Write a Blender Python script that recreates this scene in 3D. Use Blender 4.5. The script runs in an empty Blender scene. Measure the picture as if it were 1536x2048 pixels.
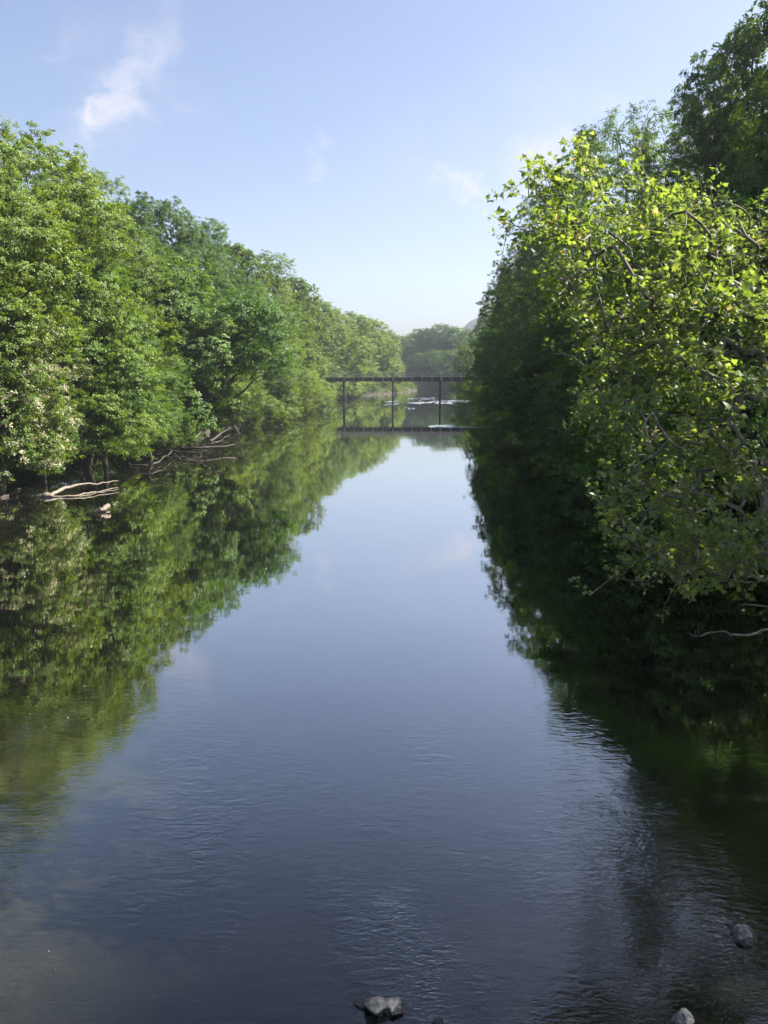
import bpy, math, random
import numpy as np
from mathutils import Vector
S = bpy.context.scene
COL = S.collection
R = math.radians

# ------------------------------------------------------------------ camera, sky, sun, exposure
CAM_Z = 7.0
TILT = 10.07
F = 1538.0
cd = bpy.data.cameras.new('camera')
cam = bpy.data.objects.new('camera', cd); COL.objects.link(cam)
cam.location = (0, 0, CAM_Z)
cam.rotation_euler = (R(90 - TILT), 0, 0)
cd.sensor_fit = 'HORIZONTAL'; cd.sensor_width = 36.0
cd.lens = 36.0 * F / 1536.0
cd.clip_start = 0.1; cd.clip_end = 6000
S.camera = cam

SUN_AZ, SUN_EL = 78.0, 46.0          # azimuth measured from +Y towards +X
sd = Vector((math.sin(R(SUN_AZ)) * math.cos(R(SUN_EL)), math.cos(R(SUN_AZ)) * math.cos(R(SUN_EL)), math.sin(R(SUN_EL))))
ld = bpy.data.lights.new('sun', 'SUN'); sun = bpy.data.objects.new('sun', ld); COL.objects.link(sun)
ld.energy = 5.0; ld.angle = R(0.53); ld.color = (1.0, 0.95, 0.86)
sun.rotation_euler = sd.to_track_quat('Z', 'Y').to_euler()
sun.location = (60, 30, 60)

def rays(px, py):
    t = R(TILT); u = (px - 768) / F; v = (1024 - py) / F
    return Vector((u, math.cos(t) + v * math.sin(t), -math.sin(t) + v * math.cos(t)))
def at(px, py, Y):
    """point of the vertical plane y=Y seen at photo pixel (px,py)"""
    d = rays(px, py); k = Y / d.y
    return Vector((d.x * k, Y, CAM_Z + d.z * k))
def on_water(px, py, z=0.0):
    d = rays(px, py); k = (z - CAM_Z) / d.z
    return Vector((d.x * k, d.y * k, z))

W = bpy.data.worlds.new('World'); S.world = W; W.use_nodes = True
nt = W.node_tree; N = nt.nodes; L = nt.links
for n in list(N): N.remove(n)
def nd(tree, kind, **kw):
    n = tree.nodes.new(kind)
    for k, v in kw.items(): setattr(n, k, v)
    return n
def mth(tree, op, a, b=None, c=None, clamp=False):
    n = tree.nodes.new('ShaderNodeMath'); n.operation = op; n.use_clamp = clamp
    for i, x in enumerate((a, b, c)):
        if x is None: continue
        if isinstance(x, (int, float)): n.inputs[i].default_value = x
        else: tree.links.new(x, n.inputs[i])
    return n.outputs[0]
sky = nd(nt, 'ShaderNodeTexSky', sky_type='NISHITA', sun_disc=False, sun_elevation=R(SUN_EL), sun_rotation=R(SUN_AZ),
         altitude=100, air_density=1.0, dust_density=2.6, ozone_density=2.5)
tc = nd(nt, 'ShaderNodeTexCoord')
def vmath(tree, op, a, b=None):
    n = tree.nodes.new('ShaderNodeVectorMath'); n.operation = op
    for i, x in enumerate((a, b)):
        if x is None: continue
        if isinstance(x, (tuple, list, Vector)): n.inputs[i].default_value = x
        elif isinstance(x, (int, float)): n.inputs['Scale'].default_value = x
        else: tree.links.new(x, n.inputs[i])
    return n
# thin cirrus: each wisp sits at its own bearing and elevation in the sky
nz = nd(nt, 'ShaderNodeTexNoise'); nz.inputs['Scale'].default_value = 7.0; nz.inputs['Detail'].default_value = 6.0; nz.inputs['Roughness'].default_value = 0.62
mp = nd(nt, 'ShaderNodeMapping'); mp.inputs['Scale'].default_value = (1.0, 1.0, 1.6)
L.new(tc.outputs['Generated'], mp.inputs['Vector']); L.new(mp.outputs[0], nz.inputs['Vector'])
warp = vmath(nt, 'SUBTRACT', nz.outputs['Color'], (0.5, 0.5, 0.5))
ws = vmath(nt, 'SCALE', warp.outputs[0]); ws.inputs['Scale'].default_value = 0.17
dirn = vmath(nt, 'ADD', tc.outputs['Generated'], ws.outputs[0])
nf = nd(nt, 'ShaderNodeTexNoise'); nf.inputs['Scale'].default_value = 16.0; nf.inputs['Detail'].default_value = 8.0; nf.inputs['Roughness'].default_value = 0.68
mp2 = nd(nt, 'ShaderNodeMapping'); mp2.inputs['Rotation'].default_value = (0, R(35), 0); mp2.inputs['Scale'].default_value = (2.2, 1.0, 0.55)
L.new(dirn.outputs[0], mp2.inputs['Vector']); L.new(mp2.outputs[0], nf.inputs['Vector'])
fib = nd(nt, 'ShaderNodeMapRange'); fib.inputs['From Min'].default_value = 0.36; fib.inputs['From Max'].default_value = 0.66; fib.clamp = True
L.new(nf.outputs['Fac'], fib.inputs['Value'])
total = None
#        px,  py,  half length, half width, angle (deg, image, anticlockwise), strength
WISPS = [(225, 240, 105, 26, 42, .50), (310, 140, 85, 30, 62, .36), (270, 190, 120, 60, 55, .16), (165, 105, 60, 20, 30, .20), (190, 280, 40, 22, 60, .25),
         (632, 318, 30, 11, -30, .34), (912, 362, 46, 15, 0, .75), (1085, 315, 85, 60, 35, .65), (1040, 395, 45, 22, 20, .30),
         (1215, 190, 50, 30, 40, .22), (1000, 250, 300, 90, 25, .12)]
for (px, py, la, wb, ang, st) in WISPS:
    c = rays(px, py).normalized()
    ux = (rays(px + 20 * math.cos(R(ang)), py - 20 * math.sin(R(ang))).normalized() - c).normalized()
    vx = c.cross(ux).normalized()
    du = vmath(nt, 'DOT_PRODUCT', dirn.outputs[0], tuple(ux)); dv = vmath(nt, 'DOT_PRODUCT', dirn.outputs[0], tuple(vx))
    c2 = vmath(nt, 'DOT_PRODUCT', tc.outputs['Generated'], tuple(c))
    k = rays(px, py).length * F
    a = mth(nt, 'DIVIDE', mth(nt, 'SUBTRACT', du.outputs['Value'], c.dot(ux)), la / k)
    b = mth(nt, 'DIVIDE', mth(nt, 'SUBTRACT', dv.outputs['Value'], 0.0), wb / k)
    r2 = mth(nt, 'ADD', mth(nt, 'MULTIPLY', a, a), mth(nt, 'MULTIPLY', b, b))
    g = mth(nt, 'POWER', 2.718, mth(nt, 'MULTIPLY', r2, -1.0))
    g = mth(nt, 'MULTIPLY', g, mth(nt, 'GREATER_THAN', c2.outputs['Value'], 0.5))
    g = mth(nt, 'MULTIPLY', g, st)
    total = g if total is None else mth(nt, 'ADD', total, g)
cm = mth(nt, 'MULTIPLY', total, mth(nt, 'MULTIPLY_ADD', fib.outputs[0], 0.95, 0.25), clamp=True)
mix = nd(nt, 'ShaderNodeMix', data_type='RGBA')
warm = nd(nt, 'ShaderNodeMix', data_type='RGBA', blend_type='MULTIPLY'); warm.inputs['Factor'].default_value = 1.0
L.new(sky.outputs[0], warm.inputs[6]); warm.inputs[7].default_value = (1.02, .97, 1.0, 1)
L.new(cm, mix.inputs['Factor']); L.new(warm.outputs[2], mix.inputs[6]); mix.inputs[7].default_value = (4.5, 4.3, 4.75, 1)
bg = nd(nt, 'ShaderNodeBackground'); bg.inputs['Strength'].default_value = 0.068
wo = nd(nt, 'ShaderNodeOutputWorld')
L.new(mix.outputs[2], bg.inputs['Color']); L.new(bg.outputs[0], wo.inputs['Surface'])

vs = S.view_settings
S.display_settings.display_device = 'sRGB'
vs.view_transform = 'Standard'; vs.look = 'None'; vs.exposure = 1.6; vs.gamma = 1.0; vs.use_curve_mapping = False
cy = S.cycles
cy.max_bounces = 8; cy.diffuse_bounces = 3; cy.glossy_bounces = 3; cy.transmission_bounces = 3
cy.transparent_max_bounces = 6; cy.volume_bounces = 0
cy.caustics_reflective = False; cy.caustics_refractive = False
cy.use_adaptive_sampling = True; cy.adaptive_threshold = 0.015
cy.use_denoising = True
cy.sample_clamp_indirect = 6.0

# ------------------------------------------------------------------ helpers
def tag(o, label=None, cat=None, group=None, kind=None):
    if label: o['label'] = label
    if cat: o['category'] = cat
    if group: o['group'] = group
    if kind: o['kind'] = kind
    return o
def empty(name, loc, rz=0.0):
    o = bpy.data.objects.new(name, None); COL.objects.link(o)
    o.location = loc; o.rotation_euler = (0, 0, rz); o.empty_display_size = 0.3
    return o
def link(name, me, m=None, parent=None):
    o = bpy.data.objects.new(name, me); COL.objects.link(o)
    if m is not None:
        if len(me.materials) == 0: me.materials.append(m)
    if parent is not None: o.parent = parent
    return o
def np_mesh(name, verts, faces, attrs=None, smooth=False):
    """faces: int array (n,k)"""
    me = bpy.data.meshes.new(name)
    verts = np.asarray(verts, dtype=np.float32); faces = np.asarray(faces, dtype=np.int32)
    n, k = faces.shape
    me.vertices.add(len(verts)); me.vertices.foreach_set('co', verts.ravel())
    me.loops.add(n * k); me.loops.foreach_set('vertex_index', faces.ravel())
    me.polygons.add(n); me.polygons.foreach_set('loop_start', np.arange(0, n * k, k, dtype=np.int32))
    me.polygons.foreach_set('loop_total', np.full(n, k, dtype=np.int32))
    if smooth: me.polygons.foreach_set('use_smooth', np.ones(n, dtype=bool))
    me.update(calc_edges=True)
    for an, av in (attrs or {}).items():
        a = me.attributes.new(an, 'FLOAT', 'FACE'); a.data.foreach_set('value', np.asarray(av, dtype=np.float32))
    return me
def norm(a): return a / np.maximum(np.linalg.norm(a, axis=-1, keepdims=True), 1e-9)

def tubes(segs, sides=6):
    """segs: list of (p0, p1, r0, r1) -> frustums"""
    P0 = np.array([s[0] for s in segs]); P1 = np.array([s[1] for s in segs])
    r0 = np.array([s[2] for s in segs])[:, None, None]; r1 = np.array([s[3] for s in segs])[:, None, None]
    d = norm(P1 - P0)
    ref = np.where(np.abs(d[:, 2:3]) > 0.9, np.array([[1., 0, 0]]), np.array([[0, 0, 1.]]))
    a = norm(np.cross(d, ref)); b = np.cross(d, a)
    th = np.arange(sides) * 2 * math.pi / sides
    ring = a[:, None, :] * np.cos(th)[None, :, None] + b[:, None, :] * np.sin(th)[None, :, None]
    P1e = P1 + d * np.array([s[3] for s in segs])[:, None] * 0.35
    v = np.concatenate([P0[:, None, :] + ring * r0, P1e[:, None, :] + ring * r1], axis=1).reshape(-1, 3)
    base = (np.arange(len(segs)) * sides * 2)[:, None, None]
    i = np.arange(sides); j = (i + 1) % sides
    q = np.stack([i, j, j + sides, i + sides], axis=1)[None] + base
    return v, q.reshape(-1, 4)
def poly_tube(pts, radii, sides=8, wob=0.0, rng=None, cap=True):
    """one continuous tapered tube along a polyline (verts, quads)"""
    pts = np.array(pts, float); n = len(pts)
    v = []; prev = None
    for i in range(n):
        d = norm(pts[min(i + 1, n - 1)] - pts[max(i - 1, 0)])
        if prev is None:
            ref = np.array([0, 0, 1.]) if abs(d[2]) < .9 else np.array([1., 0, 0]); a = norm(np.cross(d, ref))
        else:
            a = norm(prev - d * np.dot(prev, d))
        prev = a; b = np.cross(d, a)
        for k in range(sides):
            t = 2 * math.pi * k / sides
            rr = radii[i] * (1 + (rng.uniform(-wob, wob) if rng is not None else 0))
            v.append(pts[i] + rr * (a * math.cos(t) + b * math.sin(t)))
    q = []
    for i in range(n - 1):
        for k in range(sides):
            q.append((i * sides + k, i * sides + (k + 1) % sides, (i + 1) * sides + (k + 1) % sides, (i + 1) * sides + k))
    if cap:
        c0 = len(v); v.append(pts[0]); v.append(pts[-1])
        for k in range(sides):
            q.append((c0, (k + 1) % sides, k, k)); e = (n - 1) * sides
            q.append((c0 + 1, e + k, e + (k + 1) % sides, e + (k + 1) % sides))
    return np.array(v), q
class MB:
    """collects boxes, tubes and rocks for ONE mesh"""
    def __init__(s): s.v = []; s.f = []
    def add(s, v, f):
        b = len(s.v); s.v += [tuple(map(float, x)) for x in v]
        for q in f:
            t = []
            for i in q:
                if b + int(i) not in t: t.append(b + int(i))
            if len(t) > 2: s.f.append(t)
    def box(s, x0, x1, y0, y1, z0, z1):
        v = [(x, y, z) for z in (z0, z1) for y in (y0, y1) for x in (x0, x1)]
        s.add(v, [(0, 2, 3, 1), (4, 5, 7, 6), (0, 1, 5, 4), (2, 6, 7, 3), (0, 4, 6, 2), (1, 3, 7, 5)])
    def tube(s, pts, radii, sides=8, wob=0.0, rng=None):
        v, q = poly_tube(pts, radii, sides, wob, rng); s.add(v, q)
    def build(s, name, m, parent=None, smooth=False, bevel=0.0):
        me = bpy.data.meshes.new(name); me.from_pydata(s.v, [], s.f); me.update()
        if smooth: me.polygons.foreach_set('use_smooth', [True] * len(me.polygons))
        o = link(name, me, m, parent)
        if bevel:
            b = o.modifiers.new('bevel', 'BEVEL'); b.width = bevel; b.segments = 2; b.limit_method = 'ANGLE'
        return o

# ------------------------------------------------------------------ materials
def new_mat(name):
    m = bpy.data.materials.new(name); m.use_nodes = True
    t = m.node_tree
    for n in list(t.nodes): t.nodes.remove(n)
    return m, t, nd(t, 'ShaderNodeOutputMaterial')
def ramp(t, fac, stops):
    n = nd(t, 'ShaderNodeValToRGB'); cr = n.color_ramp
    while len(cr.elements) > 1: cr.elements.remove(cr.elements[-1])
    cr.elements[0].position = stops[0][0]; cr.elements[0].color = (*stops[0][1], 1)
    for p, c in stops[1:]:
        e = cr.elements.new(p); e.color = (*c, 1)
    t.links.new(fac, n.inputs['Fac']); return n.outputs['Color']
def leaf_mat(name, stops, trans=0.34, tcol=1.75, gloss=0.022, rough=0.5):
    m, t, out = new_mat(name); K = t.links
    at_ = nd(t, 'ShaderNodeAttribute', attribute_name='tint')
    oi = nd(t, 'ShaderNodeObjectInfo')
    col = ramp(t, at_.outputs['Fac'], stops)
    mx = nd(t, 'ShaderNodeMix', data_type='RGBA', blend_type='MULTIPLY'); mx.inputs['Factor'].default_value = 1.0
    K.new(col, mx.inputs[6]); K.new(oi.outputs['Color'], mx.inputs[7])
    dif = nd(t, 'ShaderNodeBsdfDiffuse'); K.new(mx.outputs[2], dif.inputs['Color'])
    tr = nd(t, 'ShaderNodeBsdfTranslucent')
    tm = nd(t, 'ShaderNodeMix', data_type='RGBA', blend_type='MULTIPLY'); tm.inputs['Factor'].default_value = 1.0
    K.new(mx.outputs[2], tm.inputs[6]); tm.inputs[7].default_value = (tcol * 1.15, tcol, tcol * 0.45, 1)
    K.new(tm.outputs[2], tr.inputs['Color'])
    s1 = nd(t, 'ShaderNodeMixShader'); s1.inputs[0].default_value = trans
    K.new(dif.outputs[0], s1.inputs[1]); K.new(tr.outputs[0], s1.inputs[2])
    gl = nd(t, 'ShaderNodeBsdfGlossy'); gl.inputs['Roughness'].default_value = rough; gl.inputs['Color'].default_value = (1, 1, 1, 1)
    s2 = nd(t, 'ShaderNodeMixShader'); s2.inputs[0].default_value = gloss
    K.new(s1.outputs[0], s2.inputs[1]); K.new(gl.outputs[0], s2.inputs[2])
    K.new(s2.outputs[0], out.inputs['Surface'])
    return m
G = [(0.0, (.040, .082, .011)), (0.35, (.075, .138, .017)), (0.7, (.122, .195, .026)), (0.93, (.180, .250, .045)), (1.0, (.24, .24, .13))]
M_LEAF = leaf_mat('leaf_green', G)
M_BLOSSOM = leaf_mat('blossom', [(0, (.36, .38, .24)), (1, (.60, .57, .46))], trans=.3, tcol=1.0, gloss=.01)
M_SYC = leaf_mat('sycamore_leaf', [(0, (.066, .120, .028)), (.5, (.122, .192, .042)), (.85, (.190, .260, .068)), (.96, (.23, .27, .10)), (1.0, (.30, .27, .17))],
                 trans=0.5, tcol=2.1, gloss=0.035, rough=0.45)
def noise_mat(name, scale, stops, rough=0.85, bump=0.3, bscale=None, stretch=(1, 1, 1), obj=True, detail=6):
    m, t, out = new_mat(name); K = t.links
    c = nd(t, 'ShaderNodeTexCoord'); mp = nd(t, 'ShaderNodeMapping'); mp.inputs['Scale'].default_value = stretch
    K.new(c.outputs['Object'] if obj else c.outputs['Generated'], mp.inputs['Vector'])
    n = nd(t, 'ShaderNodeTexNoise'); n.inputs['Scale'].default_value = scale; n.inputs['Detail'].default_value = detail; n.inputs['Roughness'].default_value = 0.62
    K.new(mp.outputs[0], n.inputs['Vector'])
    b = nd(t, 'ShaderNodeBsdfPrincipled'); b.inputs['Roughness'].default_value = rough
    K.new(ramp(t, n.outputs['Fac'], stops), b.inputs['Base Color'])
    n2 = nd(t, 'ShaderNodeTexNoise'); n2.inputs['Scale'].default_value = bscale or scale * 2.5; n2.inputs['Detail'].default_value = 6
    K.new(mp.outputs[0], n2.inputs['Vector'])
    bp = nd(t, 'ShaderNodeBump'); bp.inputs['Strength'].default_value = bump; bp.inputs['Distance'].default_value = 0.05
    K.new(n2.outputs['Fac'], bp.inputs['Height']); K.new(bp.outputs[0], b.inputs['Normal'])
    K.new(b.outputs[0], out.inputs['Surface'])
    return m
M_BARK = noise_mat('bark', 3.0, [(.3, (.035, .028, .02)), (.55, (.085, .07, .052)), (.75, (.14, .12, .09))], .9, .6, 8, (1, 1, .25))
M_SYCBARK = noise_mat('sycamore_bark', 5.0, [(.35, (.10, .085, .062)), (.52, (.17, .15, .115)), (.68, (.30, .28, .22))], .8, .35, 14, (1, 1, .5))
M_DRIFT = noise_mat('bleached_wood', 6.0, [(.3, (.10, .08, .055)), (.55, (.24, .20, .15)), (.8, (.36, .31, .25))], .75, .5, 20, (1, 1, 1))
M_DEADWOOD = noise_mat('dead_wood', 4.0, [(.3, (.028, .021, .015)), (.6, (.07, .054, .040)), (.8, (.14, .11, .085))], .85, .6, 14)
M_ROCK = noise_mat('rock', 7.0, [(.3, (.025, .024, .022)), (.40, (.07, .066, .06)), (.52, (.19, .18, .16)), (.66, (.38, .36, .33))], .7, .8, 16, detail=10)
def wet_band(m, z, dark):
    """rock is wet and algae-dark up to an uneven splash line just above the water"""
    t = m.node_tree; K = t.links; b = [n for n in t.nodes if n.type == 'BSDF_PRINCIPLED'][0]; src = b.inputs['Base Color'].links[0].from_socket
    g_ = nd(t, 'ShaderNodeNewGeometry'); s_ = nd(t, 'ShaderNodeSeparateXYZ'); K.new(g_.outputs['Position'], s_.inputs[0])
    n_ = nd(t, 'ShaderNodeTexNoise'); n_.inputs['Scale'].default_value = 9; K.new(g_.outputs['Position'], n_.inputs['Vector'])
    zz = mth(t, 'MULTIPLY_ADD', n_.outputs['Fac'], -.12, s_.outputs['Z'])
    r_ = nd(t, 'ShaderNodeMapRange'); r_.inputs['From Min'].default_value = z - .065; r_.inputs['From Max'].default_value = z - .05; K.new(zz, r_.inputs['Value'])
    x_ = nd(t, 'ShaderNodeMix', data_type='RGBA'); K.new(r_.outputs[0], x_.inputs['Factor']); x_.inputs[6].default_value = dark; K.new(src, x_.inputs[7]); K.new(x_.outputs[2], b.inputs['Base Color'])
    w_ = nd(t, 'ShaderNodeMapRange'); w_.inputs['From Min'].default_value = z - .065; w_.inputs['From Max'].default_value = z - .05; w_.inputs['To Min'].default_value = .25; w_.inputs['To Max'].default_value = .75; K.new(zz, w_.inputs['Value']); K.new(w_.outputs[0], b.inputs['Roughness'])
wet_band(M_ROCK, .07, (.022, .022, .018, 1))
M_TIMBER = noise_mat('weathered_timber', 2.0, [(.3, (.32, .28, .22)), (.7, (.52, .47, .40))], .8, .4, 9)
M_DARKWOOD = noise_mat('creosoted_timber', 2.0, [(.3, (.022, .018, .016)), (.7, (.058, .048, .042))], .75, .5, 7)
M_CAP = noise_mat('pale_metal', 3.0, [(.3, (.42, .44, .46)), (.7, (.55, .57, .58))], .5, .1)

# ------------------------------------------------------------------ river plan and ground sheet
LY = np.array([-80, 0, 50, 73, 90, 120, 170, 220, 250, 262, 300, 340, 380, 430, 520, 1500.])
LX = np.array([-27, -27, -26.5, -23.5, -23, -21.5, -19.5, -19, -17, -12, 3.0, 10.5, 17, 45, 160, 1200.])
RY = np.array([-80, 0, 20, 50, 100, 180, 220, 260, 320, 360, 420, 1500.])
RX = np.array([12, 12, 13, 18.5, 21.5, 23, 25, 31, 44, 60, 110, 1150.])
def xl(y): return float(np.interp(y, LY, LX))
def xr(y): return float(np.interp(y, RY, RX))
def vnoise(x, y, s, seed=0):
    """smooth value noise, numpy"""
    x = np.asarray(x) / s; y = np.asarray(y) / s
    xi = np.floor(x).astype(int); yi = np.floor(y).astype(int); fx = x - xi; fy = y - yi
    def h(a, b):
        n = np.sin(a * 127.1 + b * 311.7 + seed * 74.7) * 43758.5453; return n - np.floor(n)
    fx = fx * fx * (3 - 2 * fx); fy = fy * fy * (3 - 2 * fy)
    return (h(xi, yi) * (1 - fx) + h(xi + 1, yi) * fx) * (1 - fy) + (h(xi, yi + 1) * (1 - fx) + h(xi + 1, yi + 1) * fx) * fy
def ground_z(X, Y):
    X = np.asarray(X, float); Y = np.asarray(Y, float)
    l = np.interp(Y, LY, LX) + (vnoise(X * 0, Y, 7, 3) - .5) * 2.2; r = np.interp(Y, RY, RX) + (vnoise(X * 0, Y, 6, 5) - .5) * 2.0
    dl = X - l; dr = r - X
    d = np.minimum(dl, dr)                       # >0 inside the river
    bed = -np.minimum(np.clip(dl * .10, 0, 1.0), np.clip(dr * .6, 0, 1.4)) - np.clip(dl * .03, 0, .5)
    shoal = np.exp(-((X + 7.5) ** 2 / 16 + (Y - 9) ** 2 / 90.)) * 1.12
    bed = bed + shoal * np.clip(d / 4, 0, 1)
    bed = np.minimum(bed, -0.02 - 0.2 * np.clip(d, 0, 1)) + (vnoise(X, Y, 1.3, 1) - .5) * .12 * np.clip(d, 0, 1)
    o = -d
    land = np.clip(o * .8, 0, 1.9) + np.clip(o - 2.2, 0, 22) * .24 + (vnoise(X, Y, 3.5, 2) - .5) * .5 * np.clip(o, 0, 1)
    return np.where(d > 0, bed, land)
def axis(parts):
    out = []
    for a, b, s in parts: out += list(np.arange(a, b, s))
    return np.array(out + [parts[-1][1]])
gx = axis([(-1500, -200, 130), (-200, -60, 12), (-60, -30, 2), (-30, 28, .8), (28, 70, 2), (70, 220, 10), (220, 1500, 128)])
gy = axis([(-600, -60, 60), (-60, 2, 4), (2, 60, .9), (60, 280, 2.2), (280, 560, 5), (560, 1500, 94)])
GX, GY = np.meshgrid(gx, gy)
GZ = ground_z(GX, GY)
nxg, nyg = len(gx), len(gy)
ii = (np.arange(nyg - 1)[:, None] * nxg + np.arange(nxg - 1)[None]).ravel()
gf = np.stack([ii, ii + 1, ii + 1 + nxg, ii + nxg], 1)
m, t, out = new_mat('ground'); K = t.links
geo = nd(t, 'ShaderNodeNewGeometry'); sx = nd(t, 'ShaderNodeSeparateXYZ'); K.new(geo.outputs['Position'], sx.inputs[0])
n1 = nd(t, 'ShaderNodeTexNoise'); n1.inputs['Scale'].default_value = 0.5; n1.inputs['Detail'].default_value = 10; n1.inputs['Roughness'].default_value = .65; K.new(geo.outputs['Position'], n1.inputs['Vector'])
n2 = nd(t, 'ShaderNodeTexNoise'); n2.inputs['Scale'].default_value = 5; n2.inputs['Detail'].default_value = 8; K.new(geo.outputs['Position'], n2.inputs['Vector'])
soil = ramp(t, n2.outputs['Fac'], [(.3, (.02, .015, .01)), (.55, (.035, .03, .016)), (.7, (.03, .045, .012))])
bedc = ramp(t, n1.outputs['Fac'], [(.32, (.06, .045, .02)), (.5, (.17, .13, .07)), (.66, (.34, .26, .17))])
deep = ramp(t, n1.outputs['Fac'], [(.3, (.005, .004, .002)), (.7, (.014, .011, .006))])  # bed blackened with depth, standing in for light absorbed by the water
dm = nd(t, 'ShaderNodeMapRange'); dm.inputs['From Min'].default_value = -1.15; dm.inputs['From Max'].default_value = -.45; K.new(sx.outputs['Z'], dm.inputs['Value'])
mb = nd(t, 'ShaderNodeMix', data_type='RGBA'); K.new(dm.outputs[0], mb.inputs['Factor']); K.new(deep, mb.inputs[6]); K.new(bedc, mb.inputs[7])
lm = nd(t, 'ShaderNodeMapRange'); lm.inputs['From Min'].default_value = -.02; lm.inputs['From Max'].default_value = .03; K.new(sx.outputs['Z'], lm.inputs['Value'])
ml = nd(t, 'ShaderNodeMix', data_type='RGBA'); K.new(lm.outputs[0], ml.inputs['Factor']); K.new(mb.outputs[2], ml.inputs[6]); K.new(soil, ml.inputs[7])
b = nd(t, 'ShaderNodeBsdfPrincipled'); b.inputs['Roughness'].default_value = .9; K.new(ml.outputs[2], b.inputs['Base Color'])
bp = nd(t, 'ShaderNodeBump'); bp.inputs['Distance'].default_value = .15; bp.inputs['Strength'].default_value = .6; K.new(n2.outputs['Fac'], bp.inputs['Height']); K.new(bp.outputs[0], b.inputs['Normal'])
K.new(b.outputs[0], out.inputs['Surface'])
g = link('ground', np_mesh('ground', np.stack([GX, GY, GZ], -1).reshape(-1, 3), gf, smooth=True), m)
tag(g, 'wooded river banks of dark soil and the brown silty river bed', None, None, 'structure')

# ------------------------------------------------------------------ water
m, t, out = new_mat('river_water'); K = t.links
geo = nd(t, 'ShaderNodeNewGeometry'); sx = nd(t, 'ShaderNodeSeparateXYZ'); K.new(geo.outputs['Position'], sx.inputs[0])
def wn(scale, stretch, detail=3, rough=.5, dist=0.0, rot=0.0):
    mp = nd(t, 'ShaderNodeMapping'); mp.inputs['Scale'].default_value = stretch; mp.inputs['Rotation'].default_value = (0, 0, R(rot)); K.new(geo.outputs['Position'], mp.inputs['Vector'])
    n = nd(t, 'ShaderNodeTexNoise'); n.inputs['Scale'].default_value = scale; n.inputs['Detail'].default_value = detail
    n.inputs['Roughness'].default_value = rough; n.inputs['Distortion'].default_value = dist; K.new(mp.outputs[0], n.inputs['Vector']); return n.outputs['Fac']
def mr(x, a, b_, lo=0., hi=1.):
    n = nd(t, 'ShaderNodeMapRange'); n.interpolation_type = 'SMOOTHSTEP'
    for k_, v_ in (('From Min', a), ('From Max', b_), ('To Min', lo), ('To Max', hi)): n.inputs[k_].default_value = v_
    K.new(x, n.inputs['Value']); return n.outputs[0]
patch = mr(wn(.11, (1, .8, 1), 3, .6), .44, .62)               # wind-ruffled areas
patch2 = mr(wn(.30, (1.3, .7, 1), 3, .6), .42, .66)
near = mr(sx.outputs['Y'], 19., 7., .02, 1.)                     # faster shallow water by the road bridge
swell = wn(.55, (.7, 1.2, 1), 2, .5)
rip = wn(4.6, (.6, 1.5, 1), 2.0, .5, .9)
near2 = mr(sx.outputs['Y'], 15., 7., .0, 1.)
fine = wn(11.0, (.7, 1.6, 1), 2, .55, 1.0, 14)
h = mth(t, 'MULTIPLY', swell, .0028)
ripamp = mth(t, 'MULTIPLY', mth(t, 'MULTIPLY_ADD', patch2, .7, .18), near)
h = mth(t, 'MULTIPLY_ADD', rip, mth(t, 'MULTIPLY_ADD', ripamp, .017, .00018), h)
h = mth(t, 'MULTIPLY_ADD', fine, mth(t, 'MULTIPLY_ADD', mth(t, 'MULTIPLY', mth(t, 'MULTIPLY_ADD', patch, .8, .2), mth(t, 'MULTIPLY', ripamp, near2)), .030, .00001), h)
bp = nd(t, 'ShaderNodeBump'); bp.inputs['Strength'].default_value = 1.0; bp.inputs['Distance'].default_value = 1.0; K.new(h, bp.inputs['Height'])
fr = nd(t, 'ShaderNodeLayerWeight'); fr.inputs['Blend'].default_value = .5; K.new(bp.outputs[0], fr.inputs['Normal'])
fac = ramp(t, fr.outputs['Facing'], [(x_, (y_, y_, y_)) for x_, y_ in ((0, .03), (.30, .065), (.42, .15), (.55, .34), (.71, .62), (.85, .76), (1.0, .96))])
gl = nd(t, 'ShaderNodeBsdfGlossy'); gl.inputs['Roughness'].default_value = .0; gl.inputs['Color'].default_value = (1, 1, 1, 1); K.new(bp.outputs[0], gl.inputs['Normal'])
tr = nd(t, 'ShaderNodeBsdfTransparent'); tr.inputs['Color'].default_value = (.36, .40, .34, 1)
ms = nd(t, 'ShaderNodeMixShader'); K.new(fac, ms.inputs[0]); K.new(tr.outputs[0], ms.inputs[1]); K.new(gl.outputs[0], ms.inputs[2])
K.new(ms.outputs[0], out.inputs['Surface'])
wv, wf = [], []
ys = axis([(-80, 60, 10), (60, 560, 20), (560, 1400, 60)])
for y in ys: wv += [(xl(y) - 2.5, y, 0), (xr(y) + 2.5, y, 0)]
for i in range(len(ys) - 1): wf.append((2 * i, 2 * i + 1, 2 * i + 3, 2 * i + 2))
wat = link('water', np_mesh('water', wv, wf), m)
tag(wat, 'calm dark river mirroring the sky and trees', None, None, 'structure')

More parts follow.
